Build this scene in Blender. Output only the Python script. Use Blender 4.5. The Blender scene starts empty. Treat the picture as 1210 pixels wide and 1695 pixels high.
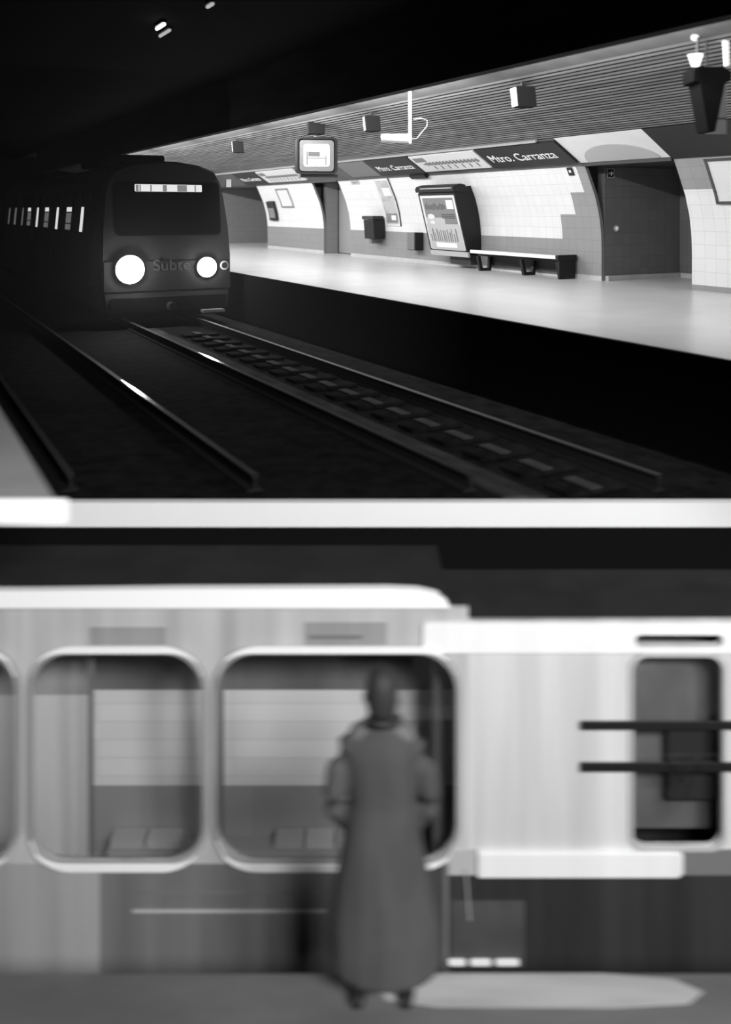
import bpy, bmesh, math, random
from mathutils import Vector, Matrix
random.seed(4)
S = bpy.context.scene
COL = S.collection
TH = math.radians(28.2)              # the lens looks 28.2 degrees to the right of the line of the tracks
CT, ST = math.cos(TH), math.sin(TH)

# ------------------------------------------------------------------ camera, world, exposure
cam = bpy.data.cameras.new('camera'); camo = bpy.data.objects.new('camera', cam); COL.objects.link(camo)
camo.location = (0, 0, 1.5); camo.rotation_euler = (math.pi/2, 0, -TH)
cam.sensor_fit = 'HORIZONTAL'; cam.sensor_width = 36; cam.lens = 1500/1210*36
cam.shift_x = 0.0; cam.shift_y = -(847.5-347)/1210
cam.clip_end = 300
cam.dof.use_dof = True; cam.dof.focus_distance = 20; cam.dof.aperture_fstop = 0.95; cam.dof.aperture_ratio = 0.5
S.camera = camo
W = bpy.data.worlds.new('world'); S.world = W; W.use_nodes = True
W.node_tree.nodes['Background'].inputs[0].default_value = (1, 1, 1, 1)
W.node_tree.nodes['Background'].inputs[1].default_value = 0.004
S.view_settings.view_transform = 'Standard'; S.view_settings.look = 'None'
S.view_settings.exposure = 0.0; S.view_settings.gamma = 1.0
S.view_settings.use_curve_mapping = False
S.cycles.max_bounces = 6; S.cycles.use_denoising = True

def UW(u, w, z=0):                   # u metres to the right of the lens axis, w metres ahead
    return Vector((u*CT+w*ST, -u*ST+w*CT, z))
ROOTM = Matrix.Rotation(-TH, 4, 'Z') # frame of the lower hall: x = u, y = w

# fill lamps added unseen behind the viewer to light the lower level
FILL_LAMPS = [(2.0, -3.0, 4.3, 4000), (4.2, -3.0, 4.3, 4300)]
for i, (u, w, z, e) in enumerate(FILL_LAMPS):
    l = bpy.data.lights.new('added_fill_spot', 'SPOT'); l.energy = e; l.spot_size = math.radians(50); l.spot_blend = 0.35
    l.shadow_soft_size = 0.9
    o = bpy.data.objects.new('added_fill_spot', l); COL.objects.link(o)
    o.location = UW(u, w, z-0.1)
    d = UW(0.0, 6.0, -3.1) - o.location
    o.rotation_euler = d.to_track_quat('-Z', 'Y').to_euler()
# fluorescent troughs behind the dark beam along the right platform
TROUGH_Y = [4.0, 9.0, 14.0, 19.0, 24.0, 29.0, 34.0, 39.0]
TROUGH_E = [45, 145, 250, 265, 265, 265, 265, 220]
for y, e in zip(TROUGH_Y, TROUGH_E):
    l = bpy.data.lights.new('trough_light', 'AREA'); l.shape = 'RECTANGLE'; l.size = 0.12; l.size_y = 4.2; l.energy = e
    o = bpy.data.objects.new('trough_light', l); COL.objects.link(o)
    o.location = (7.72, y, 3.51)
    z = -Vector((0.80, 0, -0.60)); yv = Vector((0, 1, 0)); xv = yv.cross(z)
    o.rotation_euler = Matrix((xv, yv, z)).transposed().to_euler()

# ------------------------------------------------------------------ materials
def g(v): 
    v /= 255.0
    return v/12.92 if v <= 0.04045 else ((v+0.055)/1.055)**2.4
MATS = {}
def mat(name, v, rough=0.7, metal=0, noise=0.0, nscale=(3, 3, 3), spec=0.3, bump=0):
    m = bpy.data.materials.new(name); m.use_nodes = True; nt = m.node_tree; b = nt.nodes['Principled BSDF']
    b.inputs['Roughness'].default_value = rough; b.inputs['Metallic'].default_value = metal
    b.inputs['Specular IOR Level'].default_value = spec
    if noise > 0 or bump > 0:
        tc = nt.nodes.new('ShaderNodeTexCoord'); mp = nt.nodes.new('ShaderNodeMapping'); mp.inputs['Scale'].default_value = nscale
        n = nt.nodes.new('ShaderNodeTexNoise'); n.inputs['Scale'].default_value = 1; n.inputs['Detail'].default_value = 5
        nt.links.new(tc.outputs['Object'], mp.inputs[0]); nt.links.new(mp.outputs[0], n.inputs['Vector'])
        r = nt.nodes.new('ShaderNodeMapRange'); r.inputs[1].default_value = .3; r.inputs[2].default_value = .7
        r.inputs[3].default_value = max(0, v*(1-noise)); r.inputs[4].default_value = min(1, v*(1+noise))
        nt.links.new(n.outputs[0], r.inputs[0]); nt.links.new(r.outputs[0], b.inputs['Base Color'])
        if bump:
            bp = nt.nodes.new('ShaderNodeBump'); bp.inputs['Strength'].default_value = bump; bp.inputs['Distance'].default_value = .02
            nt.links.new(n.outputs[0], bp.inputs['Height']); nt.links.new(bp.outputs[0], b.inputs['Normal'])
    else:
        b.inputs['Base Color'].default_value = (v, v, v, 1)
    return m
def emit(name, s, v=1):
    m = bpy.data.materials.new(name); m.use_nodes = True; b = m.node_tree.nodes['Principled BSDF']
    b.inputs['Base Color'].default_value = (.02, .02, .02, 1)
    b.inputs['Emission Color'].default_value = (v, v, v, 1); b.inputs['Emission Strength'].default_value = s
    return m
def glass(name, alpha_v=1.0):
    m = bpy.data.materials.new(name); m.use_nodes = True; nt = m.node_tree
    for n in list(nt.nodes): nt.nodes.remove(n)
    o = nt.nodes.new('ShaderNodeOutputMaterial'); mx = nt.nodes.new('ShaderNodeMixShader'); t = nt.nodes.new('ShaderNodeBsdfTransparent')
    t.inputs[0].default_value = (alpha_v,)*3+(1,)
    gl = nt.nodes.new('ShaderNodeBsdfGlossy'); gl.inputs['Roughness'].default_value = .05
    fr = nt.nodes.new('ShaderNodeFresnel'); fr.inputs[0].default_value = 1.4
    nt.links.new(fr.outputs[0], mx.inputs[0]); nt.links.new(t.outputs[0], mx.inputs[1]); nt.links.new(gl.outputs[0], mx.inputs[2])
    nt.links.new(mx.outputs[0], o.inputs[0])
    return m
def tile(name, v, mortar, size=.25, rough=.35, noise=.06, sy=None):
    m = bpy.data.materials.new(name); m.use_nodes = True; nt = m.node_tree; b = nt.nodes['Principled BSDF']
    b.inputs['Roughness'].default_value = rough; b.inputs['Specular IOR Level'].default_value = .3
    uv = nt.nodes.new('ShaderNodeTexCoord')
    br = nt.nodes.new('ShaderNodeTexBrick'); br.offset = 0; br.inputs['Scale'].default_value = 1
    br.inputs['Brick Width'].default_value = size; br.inputs['Row Height'].default_value = sy or size
    br.inputs['Mortar Size'].default_value = .006; br.inputs['Mortar Smooth'].default_value = .3
    br.inputs['Color1'].default_value = (v*(1-noise),)*3+(1,); br.inputs['Color2'].default_value = (v*(1+noise),)*3+(1,)
    br.inputs['Mortar'].default_value = (mortar,)*3+(1,)
    nt.links.new(uv.outputs['UV'], br.inputs['Vector']); nt.links.new(br.outputs[0], b.inputs['Base Color'])
    return m
M = dict(
    slabwhite=mat('white_paint', .93, .6, noise=.01),
    floorR=mat('polished_stone_floor', .61, .28, noise=.06, nscale=(1.2, 1.2, 1), spec=.4),
    floorL=mat('grey_stone_floor', .36, .6, noise=.10, nscale=(2, 2, 1)),
    black=mat('flat_black', .006, .95, spec=.05),
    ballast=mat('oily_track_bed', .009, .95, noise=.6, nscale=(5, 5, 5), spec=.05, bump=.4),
    strip=mat('dusty_concrete', .035, .9, noise=.5, nscale=(6, 2, 4), spec=.1),
    beam=mat('dark_painted_beam', .02, .85, noise=.5, nscale=(1, .5, 4), spec=.1),
    slat=mat('timber_slat', .29, .55, noise=.40, nscale=(6, .5, 6), spec=.3),
    gap=mat('slat_gap', .008, .9, spec=.05),
    plaster=mat('white_plaster', .70, .7, noise=.03),
    wtile=tile('white_wall_tile', .70, .58, noise=.02), dtile=tile('grey_wall_tile', .27, .21, noise=.03), ktile=tile('dark_wall_tile', .17, .13),
    base=mat('pale_skirting', .5, .6, noise=.1), rail=mat('worn_steel', .22, .42, metal=1, spec=.5),
    matte=mat('matte_black_casing', .016, .9, spec=.05), darkmetal=mat('dark_metal', .012, .5, spec=.3), charcoal=mat('charcoal_paint', .03, .5), grey=mat('grey_paint', .17, .5), doorgrey=mat('door_grey', .30, .5),
    midgrey=mat('mid_grey_board', .10, .6, noise=.15), lgrey=mat('light_grey_paint', .45, .5), white=mat('white_enamel', .85, .4),
    signdark=mat('dark_sign_board', .022, .5), paper=mat('poster_paper', .66, .6), ink=mat('grey_ink', .20, .7), inkd=mat('dark_ink', .07, .7),
    trainbody=mat('train_grey_paint', .02, .45, spec=.4), trainband=mat('train_dark_band', .012, .6, spec=.2), trainroof=mat('train_roof', .012, .7, spec=.2),
    dglass=mat('dark_glass', .002, .5, spec=.1), lettering=mat('faded_lettering', .05, .7),
    screen=emit('lit_screen', 3.0), headlamp=emit('lit_headlamp', 14), lamp=emit('lit_lamp', 5), lampdim=emit('dim_lamp', .45), winlit=emit('lit_window', .75), windim=emit('dim_window', .12),
    dest=emit('lit_destination_sign', .85), glass=glass('clear_glass', .97))
ADAPT = {}

# ------------------------------------------------------------------ mesh helpers
def props(o, label=None, cat=None, group=None, kind=None):
    if label: o['label'] = label
    if cat: o['category'] = cat
    if group: o['group'] = group
    if kind: o['kind'] = kind
    return o
def link(name, bm, mats, parent=None, smooth=False, bevel=0, mw=None):
    bmesh.ops.recalc_face_normals(bm, faces=bm.faces)
    me = bpy.data.meshes.new(name); bm.to_mesh(me); bm.free()
    for m in (mats if isinstance(mats, (list, tuple)) else [mats]): me.materials.append(m)
    if smooth:
        for p in me.polygons: p.use_smooth = True
    o = bpy.data.objects.new(name, me); COL.objects.link(o)
    if parent is not None: o.parent = parent
    if mw is not None: o.matrix_world = mw
    if bevel:
        b = o.modifiers.new('bevel', 'BEVEL'); b.width = bevel; b.segments = 2; b.limit_method = 'ANGLE'
    return o
def box(bm, a, b, rz=0, mi=0):
    x0, y0, z0 = a; x1, y1, z1 = b
    vs = [bm.verts.new(p) for p in ((x0,y0,z0),(x1,y0,z0),(x1,y1,z0),(x0,y1,z0),(x0,y0,z1),(x1,y0,z1),(x1,y1,z1),(x0,y1,z1))]
    if rz:
        c = Vector(((x0+x1)/2, (y0+y1)/2, 0)); R = Matrix.Rotation(rz, 3, 'Z')
        for v in vs: v.co = c + R @ (v.co-c)
    for f in ((0,1,2,3),(4,5,6,7),(0,1,5,4),(1,2,6,5),(2,3,7,6),(3,0,4,7)):
        bm.faces.new([vs[i] for i in f]).material_index = mi
    return vs
def prism(bm, pts, axis, a, b, mi=0):           # pts: polygon in the two other axes, pushed from a to b
    def P(p, t): return {'x': (t, p[0], p[1]), 'y': (p[0], t, p[1]), 'z': (p[0], p[1], t)}[axis]
    A = [bm.verts.new(P(p, a)) for p in pts]; B = [bm.verts.new(P(p, b)) for p in pts]
    n = len(pts)
    for i in range(n):
        bm.faces.new((A[i], A[(i+1) % n], B[(i+1) % n], B[i])).material_index = mi
    bm.faces.new(A).material_index = mi; bm.faces.new(B).material_index = mi
def tube(bm, pts, r, n=10, mi=0, r2=None):
    pts = [Vector(p) for p in pts]; rings = []
    for i, p in enumerate(pts):
        t = (pts[min(i+1, len(pts)-1)] - pts[max(i-1, 0)]).normalized()
        a = t.orthogonal().normalized() if abs(t.z) < .9 else Vector((1, 0, 0)); a = (a - t*a.dot(t)).normalized(); b = t.cross(a)
        if i and (rings[-1][0].co - pts[i-1]).dot(a) < 0: pass
        rr = r if r2 is None else r+(r2-r)*i/(len(pts)-1)
        rings.append([bm.verts.new(p + a*math.cos(2*math.pi*k/n)*rr + b*math.sin(2*math.pi*k/n)*rr) for k in range(n)])
    for i in range(len(rings)-1):
        for k in range(n): bm.faces.new((rings[i][k], rings[i][(k+1) % n], rings[i+1][(k+1) % n], rings[i+1][k])).material_index = mi
    bm.faces.new(rings[0]).material_index = mi; bm.faces.new(rings[-1]).material_index = mi
def disc(bm, c, r, n=24, axis='y', t=.03, dome=0, mi=0):
    rings = []
    steps = [(1, 0), (1, -t)] + ([(math.cos(a), -t-dome*math.sin(a)) for a in (.4, .8, 1.15)] if dome else [])
    for s, d in steps:
        rings.append([bm.verts.new(Vector(c)+Vector((math.cos(2*math.pi*k/n)*r*s, d, math.sin(2*math.pi*k/n)*r*s))) for k in range(n)])
    for i in range(len(rings)-1):
        for k in range(n): bm.faces.new((rings[i][k], rings[i][(k+1) % n], rings[i+1][(k+1) % n], rings[i+1][k])).material_index = mi
    bm.faces.new(rings[0]).material_index = mi; bm.faces.new(rings[-1]).material_index = mi
def rrect(x0, z0, x1, z1, r, n=7):
    out = []
    for cx, cz, a0 in ((x1-r, z1-r, 0), (x0+r, z1-r, 90), (x0+r, z0+r, 180), (x1-r, z0+r, 270)):
        for k in range(n+1):
            a = math.radians(a0+90*k/n); out.append((cx+r*math.cos(a), cz+r*math.sin(a)))
    return out
def plate(name, outer, holes, y0, y1, m, parent, bevel=0):   # panel in the x-z plane with holes, thickness y0..y1
    cu = bpy.data.curves.new(name, 'CURVE'); cu.dimensions = '2D'; cu.fill_mode = 'BOTH'; cu.extrude = abs(y1-y0)/2
    for poly in [outer]+holes:
        sp = cu.splines.new('POLY'); sp.points.add(len(poly)-1); sp.use_cyclic_u = True
        for p, q in zip(sp.points, poly): p.co = (q[0], q[1], 0, 1)
    t = bpy.data.objects.new('tmp', cu); COL.objects.link(t)
    me = bpy.data.meshes.new_from_object(t.evaluated_get(bpy.context.evaluated_depsgraph_get()))
    bpy.data.objects.remove(t); bpy.data.curves.remove(cu)
    for v in me.vertices:
        x, z, y = v.co; v.co = (x, (y0+y1)/2 + y, z)
    me.flip_normals(); me.materials.clear(); me.materials.append(m)
    o = bpy.data.objects.new(name, me); COL.objects.link(o)
    if parent is not None: o.parent = parent
    return o
def text(name, s, size, m, parent, origin, right, up, xs=1.0, depth=.004):
    cu = bpy.data.curves.new(name, 'FONT'); cu.body = s; cu.size = size; cu.extrude = depth; cu.align_x = 'LEFT'
    t = bpy.data.objects.new('tmp', cu); COL.objects.link(t)
    me = bpy.data.meshes.new_from_object(t.evaluated_get(bpy.context.evaluated_depsgraph_get()))
    bpy.data.objects.remove(t)
    right = Vector(right).normalized(); up = Vector(up).normalized(); nrm = right.cross(up)
    for v in me.vertices:
        v.co = Vector(origin)+right*v.co.x*xs+up*v.co.y+nrm*v.co.z
    me.materials.clear(); me.materials.append(m)
    o = bpy.data.objects.new(name, me); COL.objects.link(o); o.parent = parent
    return o
def empty(name, loc=(0, 0, 0), parent=None, **k):
    o = bpy.data.objects.new(name, None); COL.objects.link(o); o.location = loc; o.empty_display_size = .2
    return props(o, **k)
def keep(o, root):                              # child meshes are built in world coordinates
    o.parent = root; o.matrix_parent_inverse = root.matrix_world.inverted() if root.matrix_world != Matrix.Identity(4) else Matrix.Translation(-root.location)
    return o
def ch(name, bm, m, root, **k):
    o = link(name, bm, m, **k); o.parent = root
    o.matrix_parent_inverse = Matrix.Identity(4)
    off = root.location
    p = root
    tot = Vector((0, 0, 0))
    while p is not None:
        tot += p.location if p.type == 'EMPTY' or p.parent is None else Vector((0, 0, 0))
        p = p.parent
    for v in o.data.vertices: v.co -= tot
    return o
def shift_mesh(o, root):
    for v in o.data.vertices: v.co -= root.location
    return o
def B(): return bmesh.new()

# ================================================================== UPPER STATION: structure
CUT = 8.13
def ycut(x, w=CUT): return (w - x*ST)/CT
TBZ = -1.1
bm = B()                                        # track bed slab between the platforms, with the white-painted end of the storey
prism(bm, [(-6, ycut(-6)), (7.5, ycut(7.5)), (7.5, 60), (-6, 60)], 'z', TBZ-.2, TBZ)
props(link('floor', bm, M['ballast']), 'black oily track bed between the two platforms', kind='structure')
bm = B()
e0, e1 = UW(-7.5, CUT-.10), UW(7.5, CUT-.10); f0, f1 = UW(-7.5, CUT-.001), UW(7.5, CUT-.001)
prism(bm, [(e0.x, e0.y), (e1.x, e1.y), (f1.x, f1.y), (f0.x, f0.y)], 'z', -1.313, TBZ+.004)
props(link('trim_1', bm, M['slabwhite']), 'white painted edge of the floor slab between the two levels', kind='structure')
bm = B()                                        # left platform
YN = ycut(0.826, 4.70)
prism(bm, [(-6, ycut(-6, 4.72)), (.80, ycut(.80, 4.72)), (.80, 55), (-6, 55)], 'z', -.126, 0)
props(link('floor', bm, M['floorL']), 'grey platform floor at the lower left corner of the station view', kind='structure')
bm = B(); prism(bm, [(-6, ycut(-6, 4.70)), (.86, ycut(.86, 4.70)), (.86, ycut(.86, 4.719)), (-6, ycut(-6, 4.719))], 'z', -.126, -.001)
props(link('trim_2', bm, M['slabwhite']), 'white painted front edge of the left platform slab', kind='structure')
bm = B(); prism(bm, [(.801, ycut(.801, 4.72)), (.86, ycut(.86, 4.72)), (.86, 55), (.801, 55)], 'z', -.126, -.004)
props(link('trim_3', bm, M['black']), 'dark nosing along the left platform edge', kind='structure')
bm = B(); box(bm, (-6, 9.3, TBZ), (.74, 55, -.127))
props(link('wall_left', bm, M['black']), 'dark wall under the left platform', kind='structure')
bm = B(); box(bm, (7.5, 4.6, TBZ), (16.2, 50, 0))
fr = link('floor', bm, M['floorR']); props(fr, 'pale polished floor of the right platform', kind='structure')
bm = B(); box(bm, (7.44, 4.6, TBZ), (7.499, 50, -.004))  # black colour stands in for the face being unlit
props(link('trim_4', bm, M['black']), 'vertical face of the right platform edge, coloured black for its shade', kind='structure')
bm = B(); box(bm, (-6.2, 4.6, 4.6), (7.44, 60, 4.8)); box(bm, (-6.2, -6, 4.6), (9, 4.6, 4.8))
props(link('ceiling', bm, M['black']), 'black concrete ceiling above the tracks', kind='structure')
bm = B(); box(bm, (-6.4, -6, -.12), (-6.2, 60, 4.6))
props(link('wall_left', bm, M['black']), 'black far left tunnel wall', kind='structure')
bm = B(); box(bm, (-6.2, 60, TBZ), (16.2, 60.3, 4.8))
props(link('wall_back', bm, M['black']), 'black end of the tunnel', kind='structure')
bm = B(); box(bm, (7.25, 4.7, 3.385), (7.45, 50, 4.6)); 
props(link('trim_5', bm, M['beam']), 'dark beam over the platform edge', kind='structure')

# slatted ceiling
def zc(x): return 3.6-.1646*(x-8.2)
bm = B(); Y0, Y1 = 4.7, 50
def strip(bm, pa, pb, y0, y1, mi, seg=1):
    ys = [y0+(y1-y0)*k/seg for k in range(seg+1)]
    for a, b in zip(ys, ys[1:]):
        f = bm.faces.new([bm.verts.new(p) for p in ((pa[0], a, pa[1]), (pb[0], a, pb[1]), (pb[0], b, pb[1]), (pa[0], b, pa[1]))]); f.material_index = mi
prof = [(7.46, 3.66), (8.2, 3.62)]
strip(bm, prof[0], prof[1], Y0, Y1, 2)
strip(bm, (8.2, 3.62), (8.62, zc(8.62)), Y0, Y1, 2)
x = 8.62; pitch = (12.1-8.62)/26
for k in range(26):
    x0 = 8.62+k*pitch; x1 = x0+pitch*.66; x2 = x0+pitch
    strip(bm, (x0, zc(x0)), (x1, zc(x1)), Y0, Y1, 0, 9)
    strip(bm, (x1, zc(x1)), (x1, zc(x1)+.05), Y0, Y1, 1)
    strip(bm, (x1, zc(x1)+.05), (x2, zc(x2)+.05), Y0, Y1, 1)
    strip(bm, (x2, zc(x2)+.05), (x2, zc(x2)), Y0, Y1, 1)  # lit slat side coloured dark so the gap reads as shade
strip(bm, (7.46, 3.85), (12.2, 3.85), Y0, Y1, 1)
props(link('ceiling', bm, [M['slat'], M['gap'], M['midgrey']]), 'sloping slatted ceiling over the right platform', kind='structure')

# curved side wall
WP = [(13.4, 0), (13.4, .35), (13.4, .7), (13.385, 1.05), (13.33, 1.4), (13.22, 1.78), (13.10, 2.05), (12.98, 2.32), (12.86, 2.54)]
WS = [0]
for a, b in zip(WP, WP[1:]): WS.append(WS[-1]+math.hypot(b[0]-a[0], b[1]-a[1]))
SMAX = WS[-1]
def wp(s, off=0):
    s = max(0, min(SMAX, s))
    for i in range(len(WP)-1):
        if s <= WS[i+1]+1e-9:
            t = (s-WS[i])/(WS[i+1]-WS[i]); a, b = WP[i], WP[i+1]
            dx, dz = (b[0]-a[0]), (b[1]-a[1]); L = math.hypot(dx, dz)
            return (a[0]+dx*t-off*dz/L, a[1]+dz*t+off*dx/L)
def s_at(z):
    for k in range(400):
        s = SMAX*k/399
        if wp(s)[1] >= z: return s
    return SMAX
def wall_seg(y0, y1, fn, label):
    ss = [0, .1, .35, .6, .85, 1.1, 1.4, 1.65, 1.9, 2.15, 2.4, SMAX]
    ys = sorted(set([round(y0, 3), round(y1, 3)] + [round(v, 3) for v in (14.75, 15.2, 15.7) if y0 < v < y1] + [round(y0+(y1-y0)*k/6, 3) for k in range(7)]))
    bm = B(); uvl = bm.loops.layers.uv.new('UVMap')
    for a, b in zip(ys, ys[1:]):
        for s, t in zip(ss, ss[1:]):
            sub = [s+(t-s)*k/2 for k in range(3)]
            for p, q in zip(sub, sub[1:]):
                P, Q = wp(p), wp(q)
                f = bm.faces.new([bm.verts.new(v) for v in ((P[0], a, P[1]), (P[0], b, P[1]), (Q[0], b, Q[1]), (Q[0], a, Q[1]))])
                for lp, u in zip(f.loops, ((a, p-.1), (b, p-.1), (b, q-.1), (a, q-.1))): lp[uvl].uv = u
                f.material_index = fn((a+b)/2, (s+t)/2)
    # thickness: the two jamb edges and the back
    front = [wp(SMAX*k/16) for k in range(17)]
    back = [(p[0]+.08, p[1]) for p in reversed(front)]
    for y in (y0, y1):
        f = bm.faces.new([bm.verts.new((p[0], y, p[1])) for p in front+back]); f.material_index = 1
    for p, q in zip(back, back[1:]):
        f = bm.faces.new([bm.verts.new(v) for v in ((p[0], y0, p[1]), (p[0], y1, p[1]), (q[0], y1, q[1]), (q[0], y0, q[1]))]); f.material_index = 2
    f = bm.faces.new([bm.verts.new(v) for v in ((front[-1][0], y0, front[-1][1]), (back[0][0], y0, back[0][1]), (back[0][0], y1, back[0][1]), (front[-1][0], y1, front[-1][1]))])
    bmesh.ops.remove_doubles(bm, verts=bm.verts, dist=1e-4)
    o = link('wall_right', bm, [M['wtile'], M['dtile'], M['ktile'], M['base']])
    return props(o, label, kind='structure')
def fn_mid(y, s):
    if s < .1: return 3
    if s < .85: return 1
    if y < 15.7 and s < 1.4: return 1
    if y < 15.2 and s < 1.9: return 1
    if y < 14.75: return 1
    return 0
def fn_near(y, s): return 1 if s < .12 else (1 if s > 1.9 else 0)
wall_seg(5, 12.06, fn_near, 'white tiled curved wall at the right edge of the station view')
wall_seg(14.47, 26.0, fn_mid, 'white tiled curved wall with grey dado behind the bench')
wall_seg(28.0, 33.1, fn_mid, 'white tiled curved wall beyond the grey double door')
wall_seg(38.6, 50, fn_mid, 'white tiled curved wall at the far end')

def uvbox(name, y0, y1, x0, x1, z0, z1, m, label):
    bm = B(); uvl = bm.loops.layers.uv.new('UVMap'); box(bm, (x0, y0, z0), (x1, y1, z1))
    for f in bm.faces:
        n = f.normal
        f.normal_update(); n = f.normal
        for lp in f.loops:
            c = lp.vert.co
            lp[uvl].uv = (c.x, c.z) if abs(n.y) > .5 else ((c.y, c.z) if abs(n.x) > .5 else (c.x, c.y))
    return props(link(name, bm, m), label, kind='structure')
# passage recesses
uvbox('wall_back', 14.47, 14.67, 13.482, 15.9, 0, 2.45, M['ktile'], 'dark tiled side of the passage right of the bench')
uvbox('wall_back', 11.86, 14.47, 15.7, 15.9, 0, 2.45, M['ktile'], 'dark tiled end of the passage')
uvbox('wall_back', 11.86, 12.06, 13.482, 15.7, 0, 2.45, M['ktile'], 'dark tiled near side of the passage')
uvbox('wall_back', 38.6, 38.8, 13.482, 15.9, 0, 2.45, M['dtile'], 'grey tiled side of the far passage beside the train')
uvbox('wall_back', 33.1, 38.6, 15.7, 15.9, 0, 2.45, M['ktile'], 'dark end of the far passage')
uvbox('wall_back', 28.0, 28.2, 13.482, 14.1, 0, 2.45, M['dtile'], 'side of the door recess')
uvbox('wall_back', 25.8, 26.0, 13.482, 14.1, 0, 2.45, M['dtile'], 'near side of the door recess')
for a, b in ((12.06, 14.47), (26, 28), (33.1, 38.6)):
    bm = B(); box(bm, (12.86, a, 2.40), (15.9, b, 2.56))
    props(link('trim_6', bm, M['signdark']), 'dark lintel over a wall opening', kind='structure')
bm = B(); box(bm, (13.5, 14.37, 0), (15.7, 14.469, .1)); box(bm, (15.6, 12.07, 0), (15.699, 14.36, .1))
props(link('baseboard_right', bm, M['base']), 'pale skirting inside the passage', kind='structure')

# sign band above the wall: bottom (12.86,2.54) -> top (12.15,2.93)
BB, BT = Vector((12.84, 0, 2.47)), Vector((12.15, 0, 2.93))
bdir = (BT-BB).normalized(); blen = (BT-BB).length
bn = Vector((0, -1, 0)).cross(bdir)             # towards the platform and down
if bn.x > 0: bn = -bn
def bp(t, off=0): return BB+bdir*t*blen+bn*off
def band_panel(name, y0, y1, t0, t1, m, off=0.0, th=.03, parent=None, skew=0):
    bm = B(); a, b, c, d = bp(t0, off), bp(t1, off), bp(t1, off-th), bp(t0, off-th)
    prism(bm, [(p.x, p.z) for p in (a, b, c, d)], 'y', y0, y1)
    return link(name, bm, m, parent)
for a, b, m, lab in ((14.47, 50, 'midgrey', 'grey sign band running above the tiled wall'), (5, 12.06, 'signdark', 'sign band above the wall at the right edge, coloured dark as unlit')):
    props(band_panel('trim_7', a, b, -.08, 1.06, M[m]), lab, kind='structure')  # near stretch coloured darker to stand in for being unlit
props(band_panel('trim_8', 12.06, 14.47, .0, 1.06, M['plaster']), 'white plaster panel above the passage', kind='structure')
bm = B()                                        # shadow of the arch on the plaster, put in as a grey patch
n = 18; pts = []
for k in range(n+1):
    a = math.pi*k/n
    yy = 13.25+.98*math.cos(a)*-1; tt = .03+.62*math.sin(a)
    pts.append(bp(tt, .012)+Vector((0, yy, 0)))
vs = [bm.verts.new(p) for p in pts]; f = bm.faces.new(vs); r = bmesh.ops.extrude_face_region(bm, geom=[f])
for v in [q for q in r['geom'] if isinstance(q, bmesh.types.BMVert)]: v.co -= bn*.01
props(link('trim_9', bm, M['lgrey']), 'grey patch standing in for the arch shadow on the white plaster above the passage', kind='structure')
bm = B(); a, b = bp(1.07, .02), bp(1.13, .02); prism(bm, [(12.05, 2.93), (12.12, 2.99), (12.15, 2.96), (12.09, 2.90)], 'y', 15.0, 45)
props(link('trim_10', bm, M['lgrey']), 'thin pale trim between sign band and slats', kind='structure')

def name_sign(y0, y1, ty, size, lab, tm='white', bmn='signdark'):
    r = band_panel('station_name_sign', y0, y1, .08, .98, M[bmn], off=.05, th=.05)
    props(r, lab, 'sign')
    o = bp(.36, .053); o.y = ty
    t = text('lettering', 'Mtro. Carranza', size, M[tm], r, o, (0, -1, 0), bdir, xs=1.0)
    return r
name_sign(14.5, 17.35, 17.15, .37, 'dark sign reading Mtro. Carranza in white, beside the white plaster panel')
name_sign(20.42, 22.75, 22.55, .31, 'dark grey sign reading Mtro. Carranza, left of the line map above the wall bins')
name_sign(31.4, 33.7, 33.5, .30, 'small far sign reading Mtro. Carranza near the train')
def map_sign(y0, y1, lab):
    r = band_panel('line_map_sign', y0, y1, .14, .94, M['paper'], off=.05, th=.05); props(r, lab, 'sign')
    bm = B(); n = int((y1-y0)/.17)
    prism(bm, [(p.x, p.z) for p in (bp(.50, .06), bp(.56, .06), bp(.56, .051), bp(.50, .051))], 'y', y0+.15, y1-.35)
    for k in range(n-2):
        yy = y0+.18+k*(y1-y0-.6)/(n-2)
        prism(bm, [(p.x, p.z) for p in (bp(.47, .064), bp(.62, .064), bp(.62, .051), bp(.47, .051))], 'y', yy, yy+.07)
        if k % 2: prism(bm, [(p.x, p.z) for p in (bp(.25, .064), bp(.42, .064), bp(.42, .051), bp(.25, .051))], 'y', yy, yy+.025)
    link('route_line', bm, M['ink'], r)
    bm = B(); prism(bm, [(p.x, p.z) for p in (bp(.66, .06), bp(.86, .06), bp(.86, .051), bp(.66, .051))], 'y', y1-.62, y1-.12)
    link('line_emblem', bm, M['ink'], r)
map_sign(17.42, 20.35, 'white line map strip between the two Mtro. Carranza signs, above the poster case')
map_sign(27.9, 31.3, 'white line map strip far left, behind the hanging monitor')
props(band_panel('blank_sign', 22.85, 24.6, .1, .96, M['grey'], off=.04, th=.04), 'blank grey panel on the sign band, right of the hanging monitor', 'sign')
props(band_panel('sign_bracket', 20.5, 21.3, -.12, .05, M['darkmetal'], off=.10, th=.09), 'black box under the smaller name sign', 'box')

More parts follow.
